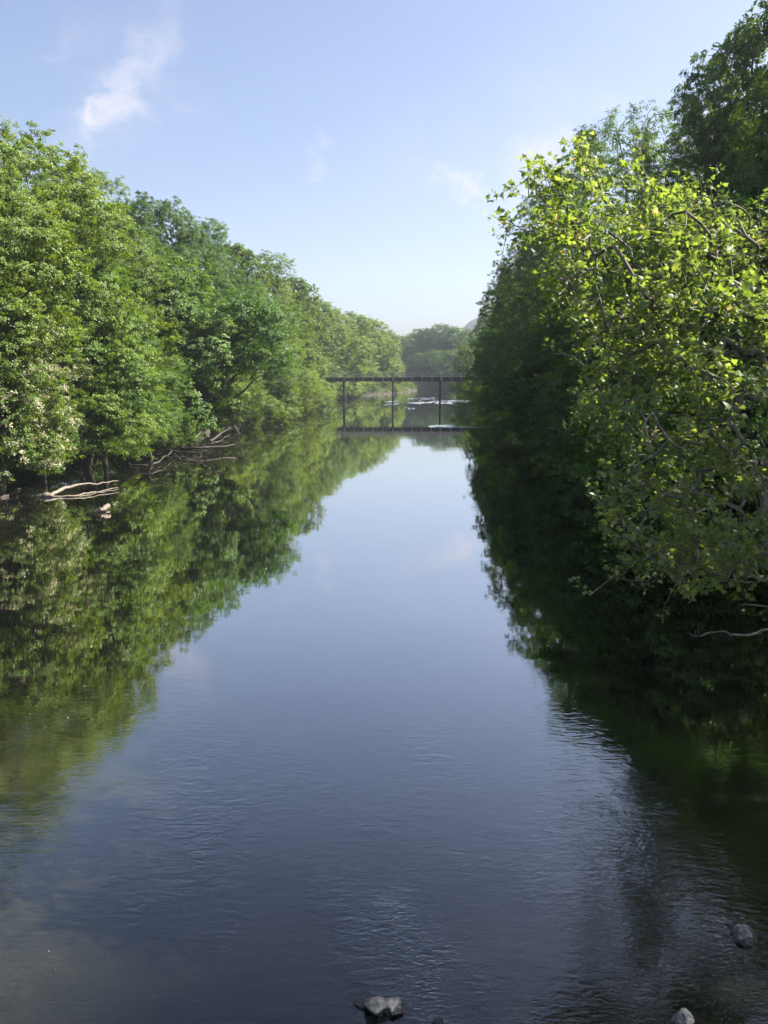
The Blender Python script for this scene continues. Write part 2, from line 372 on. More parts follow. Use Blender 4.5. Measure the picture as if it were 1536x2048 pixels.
# ------------------------------------------------------------------ hills
hx = np.linspace(-200, 1050, 120); hv = []; hf = []
m = noise_mat('wooded_hillside', .05, [(.3, (.03, .05, .018)), (.7, (.06, .09, .03))], .95, 1.0, .2)
for i, x in enumerate(hx):
    top = 172 * math.exp(-((x - 330) / 235.) ** 2) + 40 * math.exp(-((x - 760) / 260.) ** 2) + 4 * math.sin(x * .045) + 2.5 * math.sin(x * .13 + 1)
    for k in range(9):
        u = k / 8.; hv.append((x, 1120 + 240 * u, max(-1, top * math.sin(u * math.pi / 2) ** .8) + (2 * math.sin(x * .21 + k * 2) if k else -2)))
for i in range(len(hx) - 1):
    for k in range(8): hf.append((i * 9 + k, (i + 1) * 9 + k, (i + 1) * 9 + k + 1, i * 9 + k + 1))
tag(link('hills', np_mesh('hills', hv, hf, smooth=True), m), 'distant wooded hill, blue with haze', None, None, 'structure')

# ------------------------------------------------------------------ tree growing
def grow(rng, trunk, tr_r, attractors, step=0.8, tip=0.012, expo=0.47, up=0.35):
    """skeleton joining every attractor to the trunk. returns segs, tip directions"""
    nodes = [np.array(p, float) for p in trunk]; parent = [-1] + list(range(len(trunk) - 1))
    cap = 40000
    P = np.zeros((cap, 3)); n = len(nodes); P[:n] = nodes
    tr = np.array(trunk, float)
    ln = np.zeros(cap); 
    for i in range(1, n): ln[i] = ln[i - 1] + np.linalg.norm(P[i] - P[i - 1])
    A = np.array(attractors)
    dmin = np.min(np.linalg.norm(A[:, None] - tr[None], axis=2), axis=1)
    order = np.argsort(dmin)
    tips = []; dirs = []
    for ai in order:
        a = A[ai]
        dv = P[:n] - a; dist = np.linalg.norm(dv, axis=1)
        cost = dist + up * np.maximum(dv[:, 2] + .35 * np.linalg.norm(dv[:, :2], axis=1), 0) + .04 * ln[:n]
        j = int(np.argmin(cost)); p = P[j].copy(); d = dist[j]
        k = max(1, int(math.ceil(d / step)))
        sag = rng.normal(0, .06, 3) * d + np.array([0, 0, .07 * d])
        prev = j
        for s in range(1, k + 1):
            u = s / k; q = p + (a - p) * u + sag * 4 * u * (1 - u) + (rng.normal(0, .03, 3) * d / k if s < k else 0)
            if n >= cap: break
            P[n] = q; parent.append(prev); ln[n] = ln[prev] + np.linalg.norm(q - P[prev]); prev = n; n += 1
        tips.append(a); dirs.append(a - P[parent[prev]])
    cnt = np.zeros(n)
    for t_ in range(len(trunk), n): pass
    child = np.zeros(n, bool)
    for i in range(1, n): child[parent[i]] = True
    cnt[~child] = 1
    for i in range(n - 1, 0, -1): cnt[parent[i]] += cnt[i]
    rad = tip * np.power(np.maximum(cnt, 1), expo)
    rad *= min(1.8, max(.6, tr_r / max(rad[0], 1e-6))) if tr_r else 1
    segs = []
    for i in range(1, n):
        r0 = min(rad[parent[i]], rad[i] * 1.25); segs.append((P[parent[i]], P[i], r0, rad[i]))
    return segs, np.array(tips), norm(np.array(dirs))

def leaves_quads(rng, C, Nrm, size, aspect=.62, fold=.22, tint=None, ax=None):
    """one creased diamond leaf per point: verts, quads"""
    n = len(C)
    nn = norm(Nrm)
    rnd = rng.normal(size=(n, 3))
    a = norm(rnd - nn * np.sum(rnd * nn, 1, keepdims=True)) if ax is None else norm(ax - nn * np.sum(ax * nn, 1, keepdims=True))
    b = np.cross(nn, a)
    s = (size * rng.uniform(.65, 1.25, n))[:, None]
    v = np.stack([C - a * s * .5, C + b * s * aspect * .5 + nn * s * fold * .5, C + a * s * .5 - nn * s * .12, C - b * s * aspect * .5 + nn * s * fold * .5], 1).reshape(-1, 3)
    f = np.arange(n * 4).reshape(n, 4)
    return v, f
def foliage(rng, centres, axis_xy, per, pr, size, flat=.72, upb=.8, outb=.8, rand=.75, sprays=5, centre=None, aspect=.62):
    """clumps of leaves about each twig tip; each clump is a few short drooping sprays"""
    n = len(centres); centers_ = centres - np.array([0, 0, pr * .3])
    # secondary clump centres
    sub = centres[:, None, :] + rng.normal(size=(n, sprays, 3)) * np.array([pr, pr, pr * flat]) * .75
    sub = sub.reshape(-1, 3); k = max(1, per // sprays)
    offs = rng.normal(size=(len(sub), k, 3)) * np.array([pr, pr, pr * flat * .8]) * .27
    Pp = (sub[:, None, :] + offs)
    Pp[..., 2] -= .25 * np.linalg.norm(offs[..., :2], axis=2)
    out = sub - np.stack([axis_xy[0] + sub[:, 0] * 0, axis_xy[1] + sub[:, 0] * 0, sub[:, 2] * .96], 1)
    if centre is not None: out = norm(norm(sub - np.repeat(centre, sprays, axis=0)) + .35 * norm(out) + .5 * norm(sub - np.repeat(centers_, sprays, axis=0)))
    out = norm(out)[:, None, :] * outb
    Nn = out + np.array([0, 0, upb]) + rng.normal(size=Pp.shape) * rand
    shade = rng.random(len(sub))[:, None] * .45 + rng.random((len(sub), k)) * .5
    t_ = shade.ravel(); t_[rng.random(len(t_)) < .015] = 1.0
    v, f = leaves_quads(rng, Pp.reshape(-1, 3), Nn.reshape(-1, 3), size, aspect)
    return v, f, t_
def crown_points(rng, H, Rr, z0, nlobe, npts, shape=1.0, lean=(0, 0)):
    """attractors spread through a crown made of billowing lobes"""
    lobes = []
    for i in range(nlobe):
        u = (i + rng.uniform(.1, .9)) / nlobe
        z = z0 + (H - z0) * u
        prof = math.sin(math.pi * min(1, (.16 + .84 * u)) ** shape) ** .6 if u < .98 else .2
        prof = max(.12, prof)
        r = Rr * prof * rng.uniform(.45, .8); th = i * 2.399 + rng.uniform(-.5, .5)
        lr = Rr * rng.uniform(.30, .56) * (.62 + .5 * prof)
        z = min(z, H - lr * .75)
        lobes.append((np.array([r * math.cos(th) + lean[0] * u, r * math.sin(th) + lean[1] * u, z]), lr))
    lobes.append((np.array([lean[0], lean[1], H - Rr * .42]), Rr * .42)); lobes.append((np.array([lean[0] + Rr * .2, lean[1] - Rr * .2, H - Rr * 1.0]), Rr * .62))
    lobes.append((np.array([lean[0] * .6, lean[1] * .6, z0 + (H - z0) * .6]), Rr * .6))
    lobes.append((np.array([lean[0] * .3, lean[1] * .3, z0 + (H - z0) * .32]), Rr * .6))
    w = np.array([l[1] ** 2 for l in lobes]); w /= w.sum()
    pts = []; ctrs = []
    while len(pts) < npts:
        i = rng.choice(len(lobes), p=w); c, lr = lobes[i]
        d = rng.normal(size=3); d /= np.linalg.norm(d)
        p = c + d * lr * rng.uniform(.72, 1.0) * np.array([1, 1, .85])
        inside = False
        for j, (c2, l2) in enumerate(lobes):
            if j != i and np.linalg.norm((p - c2) / np.array([1, 1, .85])) < l2 * .62: inside = True; break
        if inside and rng.random() < .8: continue
        if p[2] < max(.3, z0 * .9): continue
        pts.append(p); ctrs.append(c)
    return np.array(pts), np.array(ctrs)
def make_proto(seed, H, Rr, z0, nlobe, npts, per, pr, size, shape=1.0, lean=(0, 0), sides=5, mat=None, trunk_r=.25, upb=.8, aspect=.62, blossom=False):
    rng = np.random.default_rng(seed)
    npts = int(npts * 1.5); per = int(per * .85); nlobe = int(nlobe * .8)
    A, AC = crown_points(rng, H, Rr, z0, nlobe, npts, shape, lean)
    nt_ = 12
    trunk = [np.array([lean[0] * (i / nt_) ** 1.5 * .8 + rng.normal(0, .12) * (i > 0), lean[1] * (i / nt_) ** 1.5 * .8 + rng.normal(0, .12) * (i > 0), -.6 + (H * .82) * i / nt_]) for i in range(nt_ + 1)]
    segs, tips, dirs = grow(rng, trunk, trunk_r, A, step=1.1, tip=.018)
    v, q = tubes(segs, sides)
    wood = np_mesh('trunk', v, q, smooth=True); wood.materials.append(M_BARK)
    v, f, tt = foliage(rng, tips, (lean[0] * .5, lean[1] * .5), per, pr, size, upb=.55, outb=1.3, rand=.5, aspect=aspect, centre=AC[np.argsort(np.min(np.linalg.norm(A[:, None] - np.array(trunk)[None], axis=2), axis=1))])
    cr = np_mesh('crown', v, f, {'tint': tt}); cr.materials.append(mat or M_LEAF)
    d_ = dict(wood=wood, crown=cr, H=H)
    if blossom:
        bt = tips[rng.random(len(tips)) < .75] ; v, f, tt = foliage(rng, bt, (0, 0), 60, pr * .95, .17, upb=1.2, outb=.5, sprays=3)
        bl = np_mesh('blossom', v + np.array([0, 0, .12]), f, {'tint': tt}); bl.materials.append(M_BLOSSOM); d_['extra'] = bl
    return d_
PR = {}
PR['tall'] = [make_proto(11, 25, 8.0, 7, 15, 640, 200, .50, .165),
              make_proto(12, 25, 7.0, 6, 14, 600, 200, .48, .17, shape=.85, aspect=.38),
              make_proto(13, 25, 8.6, 7, 17, 680, 200, .52, .17, shape=1.15, aspect=.7),
              make_proto(14, 25, 7.2, 7, 12, 500, 130, .50, .22, shape=1.0, aspect=.8)]
PR['airy'] = [make_proto(15, 25, 6.6, 5, 15, 300, 110, .50, .17, shape=.9, aspect=.5),
              make_proto(16, 25, 7.2, 6, 17, 340, 110, .52, .16, shape=1.1, aspect=.6)]
PR['round'] = [make_proto(21, 15, 5.4, 1.4, 15, 430, 200, .52, .14),
               make_proto(22, 15, 5.9, 1.6, 12, 430, 170, .50, .17, shape=1.2, aspect=.8),
               make_proto(23, 15, 4.6, 2.0, 14, 360, 220, .48, .14, shape=.8, aspect=.35),
               make_proto(24, 15, 5.4, 1.4, 15, 430, 170, .52, .15, aspect=.6, blossom=True)]
PR['bush'] = [make_proto(31, 7, 4.2, .8, 14, 300, 190, .42, .125, shape=.75, trunk_r=.12, aspect=.7),
              make_proto(32, 7, 4.8, .9, 16, 330, 200, .44, .12, shape=.65, trunk_r=.12, aspect=.4),
              make_proto(33, 7, 3.8, 1.0, 12, 260, 170, .40, .14, shape=.9, trunk_r=.12, aspect=.75)]
PR['far'] = [make_proto(41, 25, 8.5, 1.5, 20, 520, 110, .95, .36, sides=4, shape=1.1),
             make_proto(42, 25, 8.0, 1.0, 18, 480, 110, .90, .34, sides=4, shape=1.0)]
PR['poplar'] = [make_proto(51, 25, 2.2, 6, 14, 150, 110, .40, .17, shape=.7, trunk_r=.12)]
PR['lean'] = [make_proto(61, 12, 4.6, 4.2, 12, 300, 180, .5, .15, lean=(6.2, -1.0), trunk_r=.2, aspect=.75)]

def tree(kind, i, X, Y, top, label, name='tree', sxy=None, rz=0.0, tint=(1, 1, 1), group=None, cat='tree', zb=None):
    p = PR[kind][i % len(PR[kind])]
    z = float(ground_z(X, Y)) if zb is None else zb
    z = max(z, -.2)
    s = (top - z) / p['H']
    o = empty(name, (X, Y, z - .1), rz); o.scale = ((sxy or 1) * s, (sxy or 1) * s, s)
    tag(o, label, cat, group)
    link('trunk', p['wood'], None, o)
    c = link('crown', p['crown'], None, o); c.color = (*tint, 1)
    if 'extra' in p: link('blossom', p['extra'], None, o)
    return o
def ptree(kind, i, px, py, Y, label, **kw):
    """tree whose top is seen at photo pixel (px,py) when it stands at distance Y"""
    P = at(px, py, Y); return tree(kind, i, P.x, Y, P.z, label, **kw)

LT = 'tall trees of the left bank'; LM = 'middle-height trees along the left bank'; LB = 'bushes overhanging the water on the left bank'
RT = 'tall trees of the right bank'; RM = 'dark trees leaning from the right bank'; RB = 'bushes at the waterline of the right bank'
FT = 'hazy trees closing off the river beyond the footbridge'
bright = (1.2, 1.15, .9); deepg = (.58, .74, .68); yel = (1.35, 1.2, .8); cool = (.72, .9, 1.0); pale = (1.5, 1.35, 1.5)
# --- left bank, tall row (px, py of the top, distance)
for a in [
    ('tall', 0, -100, 225, 44, 'tall leafy tree cut off by the left edge, highest of the left bank', 1.0, bright),
    ('tall', 2, 40, 262, 56, 'tall bright green tree whose crown breaks the sky at upper left edge', 1.0, bright),
    ('tall', 1, 135, 312, 66, 'tall tree with feathery top just right of the highest left crown', 1.0, (1, 1, 1)),
    ('tall', 3, 205, 405, 76, 'slimmer tree filling the notch before the two rounded darker tops', 1.0, cool),
    ('tall', 0, 268, 404, 92, 'dark green tree with rounded crown, first of the twin tops past the notch', .85, deepg),
    ('tall', 2, 330, 398, 100, 'dark green tree with rounded crown, second of the twin tops past the notch', .8, deepg),
    ('tall', 1, 415, 434, 112, 'greyish green tree whose narrow top rises above the twin rounded crowns', .85, cool),
    ('tall', 3, 470, 480, 126, 'tree on the sloping left skyline beside the greyish green narrow top', .9, (.95, 1, .95)),
    ('tall', 1, 535, 500, 142, 'airy tree with gaps of sky at its upper right edge, middle of left skyline', .9, (1.1, 1.1, .95)),
    ('tall', 3, 590, 548, 160, 'tree with ragged outline where the left skyline drops steeply', .8, (1.1, 1.1, .9)),
    ('tall', 0, 606, 582, 185, 'last tall tree of the left bank in front of the footbridge end', .75, (1.15, 1.1, .95)),
    ('far', 1, 640, 598, 215, 'dense tree closing the sky between the last tall left tree and the bridge end', .9, (1.1, 1.1, .9)),
    ('far', 0, 662, 622, 240, 'round topped tree behind the left end of the footbridge', 1.2, bright),
    ('far', 1, 708, 626, 275, 'broad sunlit tree above the left part of the footbridge', 1.35, bright),
    ('far', 0, 745, 640, 305, 'sunlit tree above the middle pier of the footbridge', 1.3, bright),
    ('far', 1, 778, 660, 335, 'outermost sunlit tree ending at the dark gap behind the footbridge', .85, bright),
]:
    ptree(a[0], a[1], a[2], a[3], a[4], a[5], sxy=a[6], tint=a[7], rz=a[2] * .37, group=LT)
# --- left bank, middle row
for a in [
    ('round', 3, -30, 575, 46, 'pale flowering tree half outside the left edge above the dark bank', 1.0, (1.1, 1.1, .95)),
    ('round', 3, 62, 600, 51, 'pale green tree with whitish blossom clusters near the left edge', .8, (1.15, 1.15, 1.)),
    ('round', 2, 150, 480, 58, 'shaded tree with dark hollow beneath its crown, behind pale blossom tree', 1.25, (.85, 1, .8)),
    ('round', 0, 190, 600, 56, 'lush green tree right of the pale blossoms, above the forked driftwood', 1.0, (1.3, 1.3, .85)),
    ('round', 1, 300, 500, 76, 'bushy green tree below the dark twin crowns', 1.1, (.82, .95, .75)),
    ('round', 2, 285, 660, 66, 'mid green tree standing over the driftwood tangle', 1.0, (.8, .95, .85)),
    ('round', 0, 385, 560, 100, 'fresh green tree left of the leaning tree', 1.05, (1.35, 1.28, .9)),
    ('round', 1, 430, 600, 112, 'yellowish green tree behind the leaning dark stems', .9, yel),
    ('round', 2, 500, 560, 118, 'tree rising right behind the crown of the leaning tree', 1.1, (.8, .95, .8)),
    ('round', 0, 560, 640, 132, 'light green tree between the leaning tree and the ragged skyline tree', 1.0, (1.2, 1.15, .95)),
    ('round', 1, 585, 660, 155, 'soft yellow green tree in front of the last tall left tree', 1.05, (1.3, 1.2, .95)),
    ('round', 2, 612, 690, 178, 'low rounded tree covering the left end of the footbridge', .9, (1.2, 1.15, .9)),
    ('round', 1, 690, 700, 262, 'small sunlit tree under the tall trees behind the left pier', 1.3, (1.2, 1.15, .9)),
    ('round', 0, 738, 712, 292, 'small bright tree seen above the footbridge rail between two piers', 1.3, bright),
    ('round', 1, 775, 700, 318, 'small leafy tree at the tip of the left bank behind the bridge', 1.2, bright),
]:
    ptree(a[0], a[1], a[2], a[3], a[4], a[5], sxy=a[6], tint=a[7], rz=a[2] * .53 + 1, group=LM)
# --- left bank, bushes over the water
for a in [
    ('bush', 0, -30, 760, 48, 'low bush hanging over black shade at the left edge', 1.1, (1, 1.1, .9)),
    ('bush', 1, 60, 770, 52, 'bright low bush drooping over the water at left', 1.0, (1.1, 1.15, .9)),
    ('bush', 2, 150, 760, 57, 'drooping bush directly above the forked driftwood', 1.0, (1.3, 1.3, .85)),
    ('bush', 1, 235, 775, 63, 'dark bluish bush trailing down to the waterline', 1.1, (.7, .85, .85)),
    ('bush', 0, 320, 790, 71, 'leafy bush on top of the driftwood tangle', 1.0, (1.1, 1.15, .95)),
    ('bush', 2, 365, 835, 77, 'pale green bush at the right end of the driftwood tangle', 1.0, (1.3, 1.25, 1.1)),
    ('bush', 0, 430, 770, 104, 'yellow green bush under the leaning dark stems', 1.0, yel),
    ('bush', 1, 480, 740, 104, 'bush in the shade of the leaning tree crown', .9, (1.1, 1.1, .8)),
    ('bush', 2, 500, 800, 108, 'small bush reaching out over the fallen trunks', .9, (1.2, 1.25, .8)),
    ('bush', 0, 545, 730, 124, 'bush just beyond the fallen trunks', 1.0, (1.1, 1.15, .95)),
    ('bush', 1, 580, 735, 142, 'pale bush midway between fallen trunks and footbridge', 1.1, (1.25, 1.2, 1)),
    ('bush', 2, 595, 740, 160, 'bush sloping down to the river near the footbridge', 1.1, (1.15, 1.15, .95)),
    ('bush', 0, 622, 745, 180, 'last bush hiding the left footing of the footbridge', 1.2, (1.15, 1.15, .9)),
    ('bush', 1, 655, 768, 235, 'bush seen under the deck left of the first pier', 1.3, (1.1, 1.1, .9)),
    ('bush', 2, 705, 766, 262, 'bush seen under the deck just right of the first pier', 1.4, (1.2, 1.15, .95)),
    ('bush', 0, 745, 768, 285, 'bush seen under the deck left of the middle pier', 1.3, (1.1, 1.15, .9)),
    ('bush', 1, 788, 768, 310, 'bush at the very tip of the bank behind the middle pier', 1.3, bright),
]:
    ptree(a[0], a[1], a[2], a[3], a[4], a[5], name='bush', cat='bush', sxy=a[6], tint=a[7], rz=a[2] * .71 + 2, group=LB, zb=1.1 if a[4] < 66 else None)
# --- right bank, tall row; darker tints carry shade in the leaf colour
for a in [
    ('tall', 2, 1900, -150, 36, 'tallest tree of the right bank, standing past the upper right corner', .85, (.9, 1, .9)),
    ('tall', 0, 1740, -20, 44, 'tall dark tree in the upper right corner behind the sycamore', .85, (.85, .95, .85)),
    ('tall', 3, 1545, -15, 50, 'dark tree whose rounded top fills the very corner above the arching tree', .75, (.8, .92, .82)),
    ('tall', 1, 1455, 110, 54, 'tall tree with arching layered branches at upper right', .75, (.9, 1, .85)),
    ('airy', 0, 1345, 205, 64, 'tree with sunlit yellowish top between the arching tree and the bluish one', .95, (1.1, 1.1, .8)),
    ('airy', 1, 1262, 208, 72, 'bluish green tree with airy rounded top beside the open sky', .85, (.9, 1, 1)),
    ('tall', 1, 1120, 350, 88, 'dark tree whose outer twigs show behind the tips of the sycamore', .75, (.75, .9, .8)),
    ('tall', 0, 1075, 470, 104, 'dark full tree below the open sky, left of the sycamore', .8, (.65, .82, .7)),
    ('tall', 2, 1035, 520, 128, 'dark tree bulging out to the river on the right skyline', .75, (.65, .82, .72)),
    ('airy', 0, 1012, 560, 150, 'tree with pointed spire on the lower right skyline', .6, (.8, .95, .8)),
    ('tall', 1, 985, 600, 176, 'sunlit light green tree at the low end of the right skyline', .7, (1.25, 1.2, .9)),
    ('far', 0, 985, 640, 225, 'hazy green tree right of the far blue hill', .6, (1, 1.05, .9)),
    ('far', 1, 962, 672, 290, 'paler tree behind the right end of the footbridge', .6, (1.05, 1.1, .95)),
]:
    ptree(a[0], a[1], a[2], a[3], a[4], a[5], sxy=a[6], tint=a[7], rz=a[2] * .41 + 2, group=RT)
for (X_, Y_, top_, i_, lb) in ((19.5, 13, 21.5, 0, 'tree beyond the right edge whose dark reflection fills the lower right corner'),
                           (21, 22, 23, 2, 'tree beyond the right edge standing behind the sycamore trunk')):
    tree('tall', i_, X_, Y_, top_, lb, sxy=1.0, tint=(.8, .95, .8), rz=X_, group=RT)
for k_, (X_, Y_) in enumerate(((19, 4), (29, 8), (30, 18), (31, 30), (30, 42), (31, 55), (33, 70))):  # unseen trees added to block sun and sky from the right
    tree('tall', k_ % 3, X_, Y_, 18.5 + (k_ * 7 % 4), 'unseen tree added in the wood on the right bank to deepen its shade', sxy=1.1, tint=(.8, .95, .8), rz=k_ * 1.9, group='unseen inner trees added to shade the right bank wood')
ptree('poplar', 0, 1172, 255, 84, 'slender tree with thin sparse top poking above the sycamore', name='slender_tree', sxy=.9, tint=(.9, 1, .9), group=RT)
ptree('poplar', 0, 1010, 548, 140, 'ivy-clad narrow dead stem rising above the right skyline', name='slender_tree', sxy=.6, tint=(.7, .9, .7), rz=2.0, group=RT)
# --- right bank, middle row; low tints put the bank's shade into leaf colour
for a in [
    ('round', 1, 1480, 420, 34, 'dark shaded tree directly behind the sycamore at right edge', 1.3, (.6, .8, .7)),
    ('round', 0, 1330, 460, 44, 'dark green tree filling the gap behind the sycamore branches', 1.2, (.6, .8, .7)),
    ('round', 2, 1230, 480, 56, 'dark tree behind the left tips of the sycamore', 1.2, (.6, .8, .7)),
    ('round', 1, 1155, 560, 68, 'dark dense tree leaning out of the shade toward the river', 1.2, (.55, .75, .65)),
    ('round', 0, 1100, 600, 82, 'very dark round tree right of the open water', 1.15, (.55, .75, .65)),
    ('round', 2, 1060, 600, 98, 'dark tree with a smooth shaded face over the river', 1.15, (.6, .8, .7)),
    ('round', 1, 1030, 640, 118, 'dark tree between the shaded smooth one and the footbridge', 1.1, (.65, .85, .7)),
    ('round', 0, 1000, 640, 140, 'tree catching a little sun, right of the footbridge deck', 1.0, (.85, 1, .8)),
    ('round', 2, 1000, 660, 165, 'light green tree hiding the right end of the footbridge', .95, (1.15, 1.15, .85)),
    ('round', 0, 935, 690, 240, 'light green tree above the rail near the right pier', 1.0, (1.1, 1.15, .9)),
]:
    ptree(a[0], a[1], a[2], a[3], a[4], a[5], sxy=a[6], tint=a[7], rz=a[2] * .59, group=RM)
for a in [  # waterline bushes, shade again put into their low leaf tints
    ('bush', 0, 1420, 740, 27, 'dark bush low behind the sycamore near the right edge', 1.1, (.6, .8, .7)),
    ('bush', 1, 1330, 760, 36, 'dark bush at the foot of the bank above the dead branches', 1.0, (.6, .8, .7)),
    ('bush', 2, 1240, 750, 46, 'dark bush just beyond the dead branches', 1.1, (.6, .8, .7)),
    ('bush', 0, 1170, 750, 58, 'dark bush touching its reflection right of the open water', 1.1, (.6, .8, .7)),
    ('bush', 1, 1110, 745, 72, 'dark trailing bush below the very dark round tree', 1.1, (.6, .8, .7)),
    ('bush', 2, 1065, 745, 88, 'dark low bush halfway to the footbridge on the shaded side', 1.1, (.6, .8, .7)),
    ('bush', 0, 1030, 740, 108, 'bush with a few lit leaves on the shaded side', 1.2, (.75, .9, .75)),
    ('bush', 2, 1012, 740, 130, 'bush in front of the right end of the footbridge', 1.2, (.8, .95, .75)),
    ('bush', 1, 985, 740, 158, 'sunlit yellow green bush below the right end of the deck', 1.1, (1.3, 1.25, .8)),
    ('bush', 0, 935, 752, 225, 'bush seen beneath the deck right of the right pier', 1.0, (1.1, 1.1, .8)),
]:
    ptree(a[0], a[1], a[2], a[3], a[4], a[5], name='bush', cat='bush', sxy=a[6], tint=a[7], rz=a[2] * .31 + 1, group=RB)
# --- far trees closing the reach
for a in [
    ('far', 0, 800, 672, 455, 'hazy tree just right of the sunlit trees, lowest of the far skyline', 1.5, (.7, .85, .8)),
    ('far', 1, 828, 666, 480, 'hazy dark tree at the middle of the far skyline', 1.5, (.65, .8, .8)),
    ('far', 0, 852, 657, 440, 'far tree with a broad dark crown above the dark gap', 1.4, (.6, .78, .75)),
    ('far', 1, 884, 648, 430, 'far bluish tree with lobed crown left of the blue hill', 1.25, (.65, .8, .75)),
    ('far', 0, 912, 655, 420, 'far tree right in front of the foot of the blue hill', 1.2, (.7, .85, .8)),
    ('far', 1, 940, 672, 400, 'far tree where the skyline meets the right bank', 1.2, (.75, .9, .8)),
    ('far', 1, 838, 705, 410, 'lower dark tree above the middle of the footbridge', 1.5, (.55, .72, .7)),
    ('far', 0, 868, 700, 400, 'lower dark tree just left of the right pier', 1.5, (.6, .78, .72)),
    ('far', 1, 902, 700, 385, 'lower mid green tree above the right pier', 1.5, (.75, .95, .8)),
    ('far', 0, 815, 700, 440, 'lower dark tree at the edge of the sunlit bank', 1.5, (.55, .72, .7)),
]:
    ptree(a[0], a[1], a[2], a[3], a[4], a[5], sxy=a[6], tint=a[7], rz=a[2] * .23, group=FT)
# leaning tree with dark stems
P = at(376, 812, 80)
o = empty('leaning_tree', (P.x - .2, 80, .9), 0); tag(o, 'leaning tree with dark bare lower stems reaching out over the fallen trunks', 'tree')
o.scale = (1.15, 1.15, 1.15)
link('trunk', PR['lean'][0]['wood'], None, o); c = link('crown', PR['lean'][0]['crown'], None, o); c.color = (.62, .85, .55, 1)
mb_ = MB(); rr = random.Random(4)
for (dx, dz, r_) in ((6.2, 7.2, .22), (7.4, 5.6, .17), (4.2, 8.4, .15)):
    pts = [(dx * (i / 8), -.25 * i * rr.random(), -.8 + (dz + .8) * (i / 8) ** .85 + rr.uniform(-.08, .08)) for i in range(9)]
    mb_.tube(pts, [r_ * (1 - .085 * i) for i in range(9)], 8)
mb_.build('stem', M_BARK, o, smooth=True)

# ------------------------------------------------------------------ undergrowth along both banks
def fringe(seed, side, y0, y1, n, size):
    rng = np.random.default_rng(seed)
    ys = y0 + (y1 - y0) * rng.random(n) ** 1.5
    e = np.interp(ys, LY, LX) if side < 0 else np.interp(ys, RY, RX)
    off = rng.uniform(.3, 9, n); xs = e + side * off
    z = np.maximum(ground_z(xs, ys), 0) + rng.uniform(.2, 1.6, n) * np.clip(.5 + off * .25, .4, 1.6)
    C = np.stack([xs, ys, z], 1)
    v, f, t_ = foliage(rng, C, (0, 0), 40, .45, size, flat=.6, outb=.2)
    return np_mesh('undergrowth', v, f, {'tint': t_})
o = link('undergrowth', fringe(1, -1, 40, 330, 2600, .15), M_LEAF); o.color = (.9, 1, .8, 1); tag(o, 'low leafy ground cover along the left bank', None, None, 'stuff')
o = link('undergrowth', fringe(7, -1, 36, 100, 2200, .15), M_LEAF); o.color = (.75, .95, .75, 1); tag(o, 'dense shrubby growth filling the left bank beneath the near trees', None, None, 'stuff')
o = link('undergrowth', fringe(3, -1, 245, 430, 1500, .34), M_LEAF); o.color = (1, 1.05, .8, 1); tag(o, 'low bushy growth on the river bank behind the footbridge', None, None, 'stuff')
o = link('undergrowth', fringe(2, 1, 14, 300, 2600, .15), M_LEAF); o.color = (.6, .75, .6, 1); tag(o, 'low shaded ground cover along the right bank', None, None, 'stuff')  # low tint puts the bank's shade into the leaf colour

# ------------------------------------------------------------------ sycamore overhanging from the right
SIL = [(1150, 285), (1128, 330), (1040, 362), (1060, 410), (1018, 440), (1012, 470), (1075, 480), (1100, 520), (1078, 588), (1120, 640), (1165, 680), (1105, 708),
       (1160, 725), (1185, 770), (1150, 835), (1185, 880), (1245, 905), (1195, 985), (1225, 1040), (1210, 1085), (1262, 1120), (1185, 1188), (1262, 1165), (1325, 1205),
       (1400, 1165), (1470, 1185), (1560, 1150), (1640, 1100), (1660, 700), (1640, 450), (1540, 445), (1490, 425), (1430, 368), (1400, 392), (1350, 372), (1300, 395),
       (1285, 345), (1262, 400), (1205, 370), (1175, 330)]
def in_poly(x, y, poly):
    c = False; j = len(poly) - 1
    for i in range(len(poly)):
        xi, yi = poly[i]; xj, yj = poly[j]
        if (yi > y) != (yj > y) and x < (xj - xi) * (y - yi) / (yj - yi) + xi: c = not c
        j = i
    return c
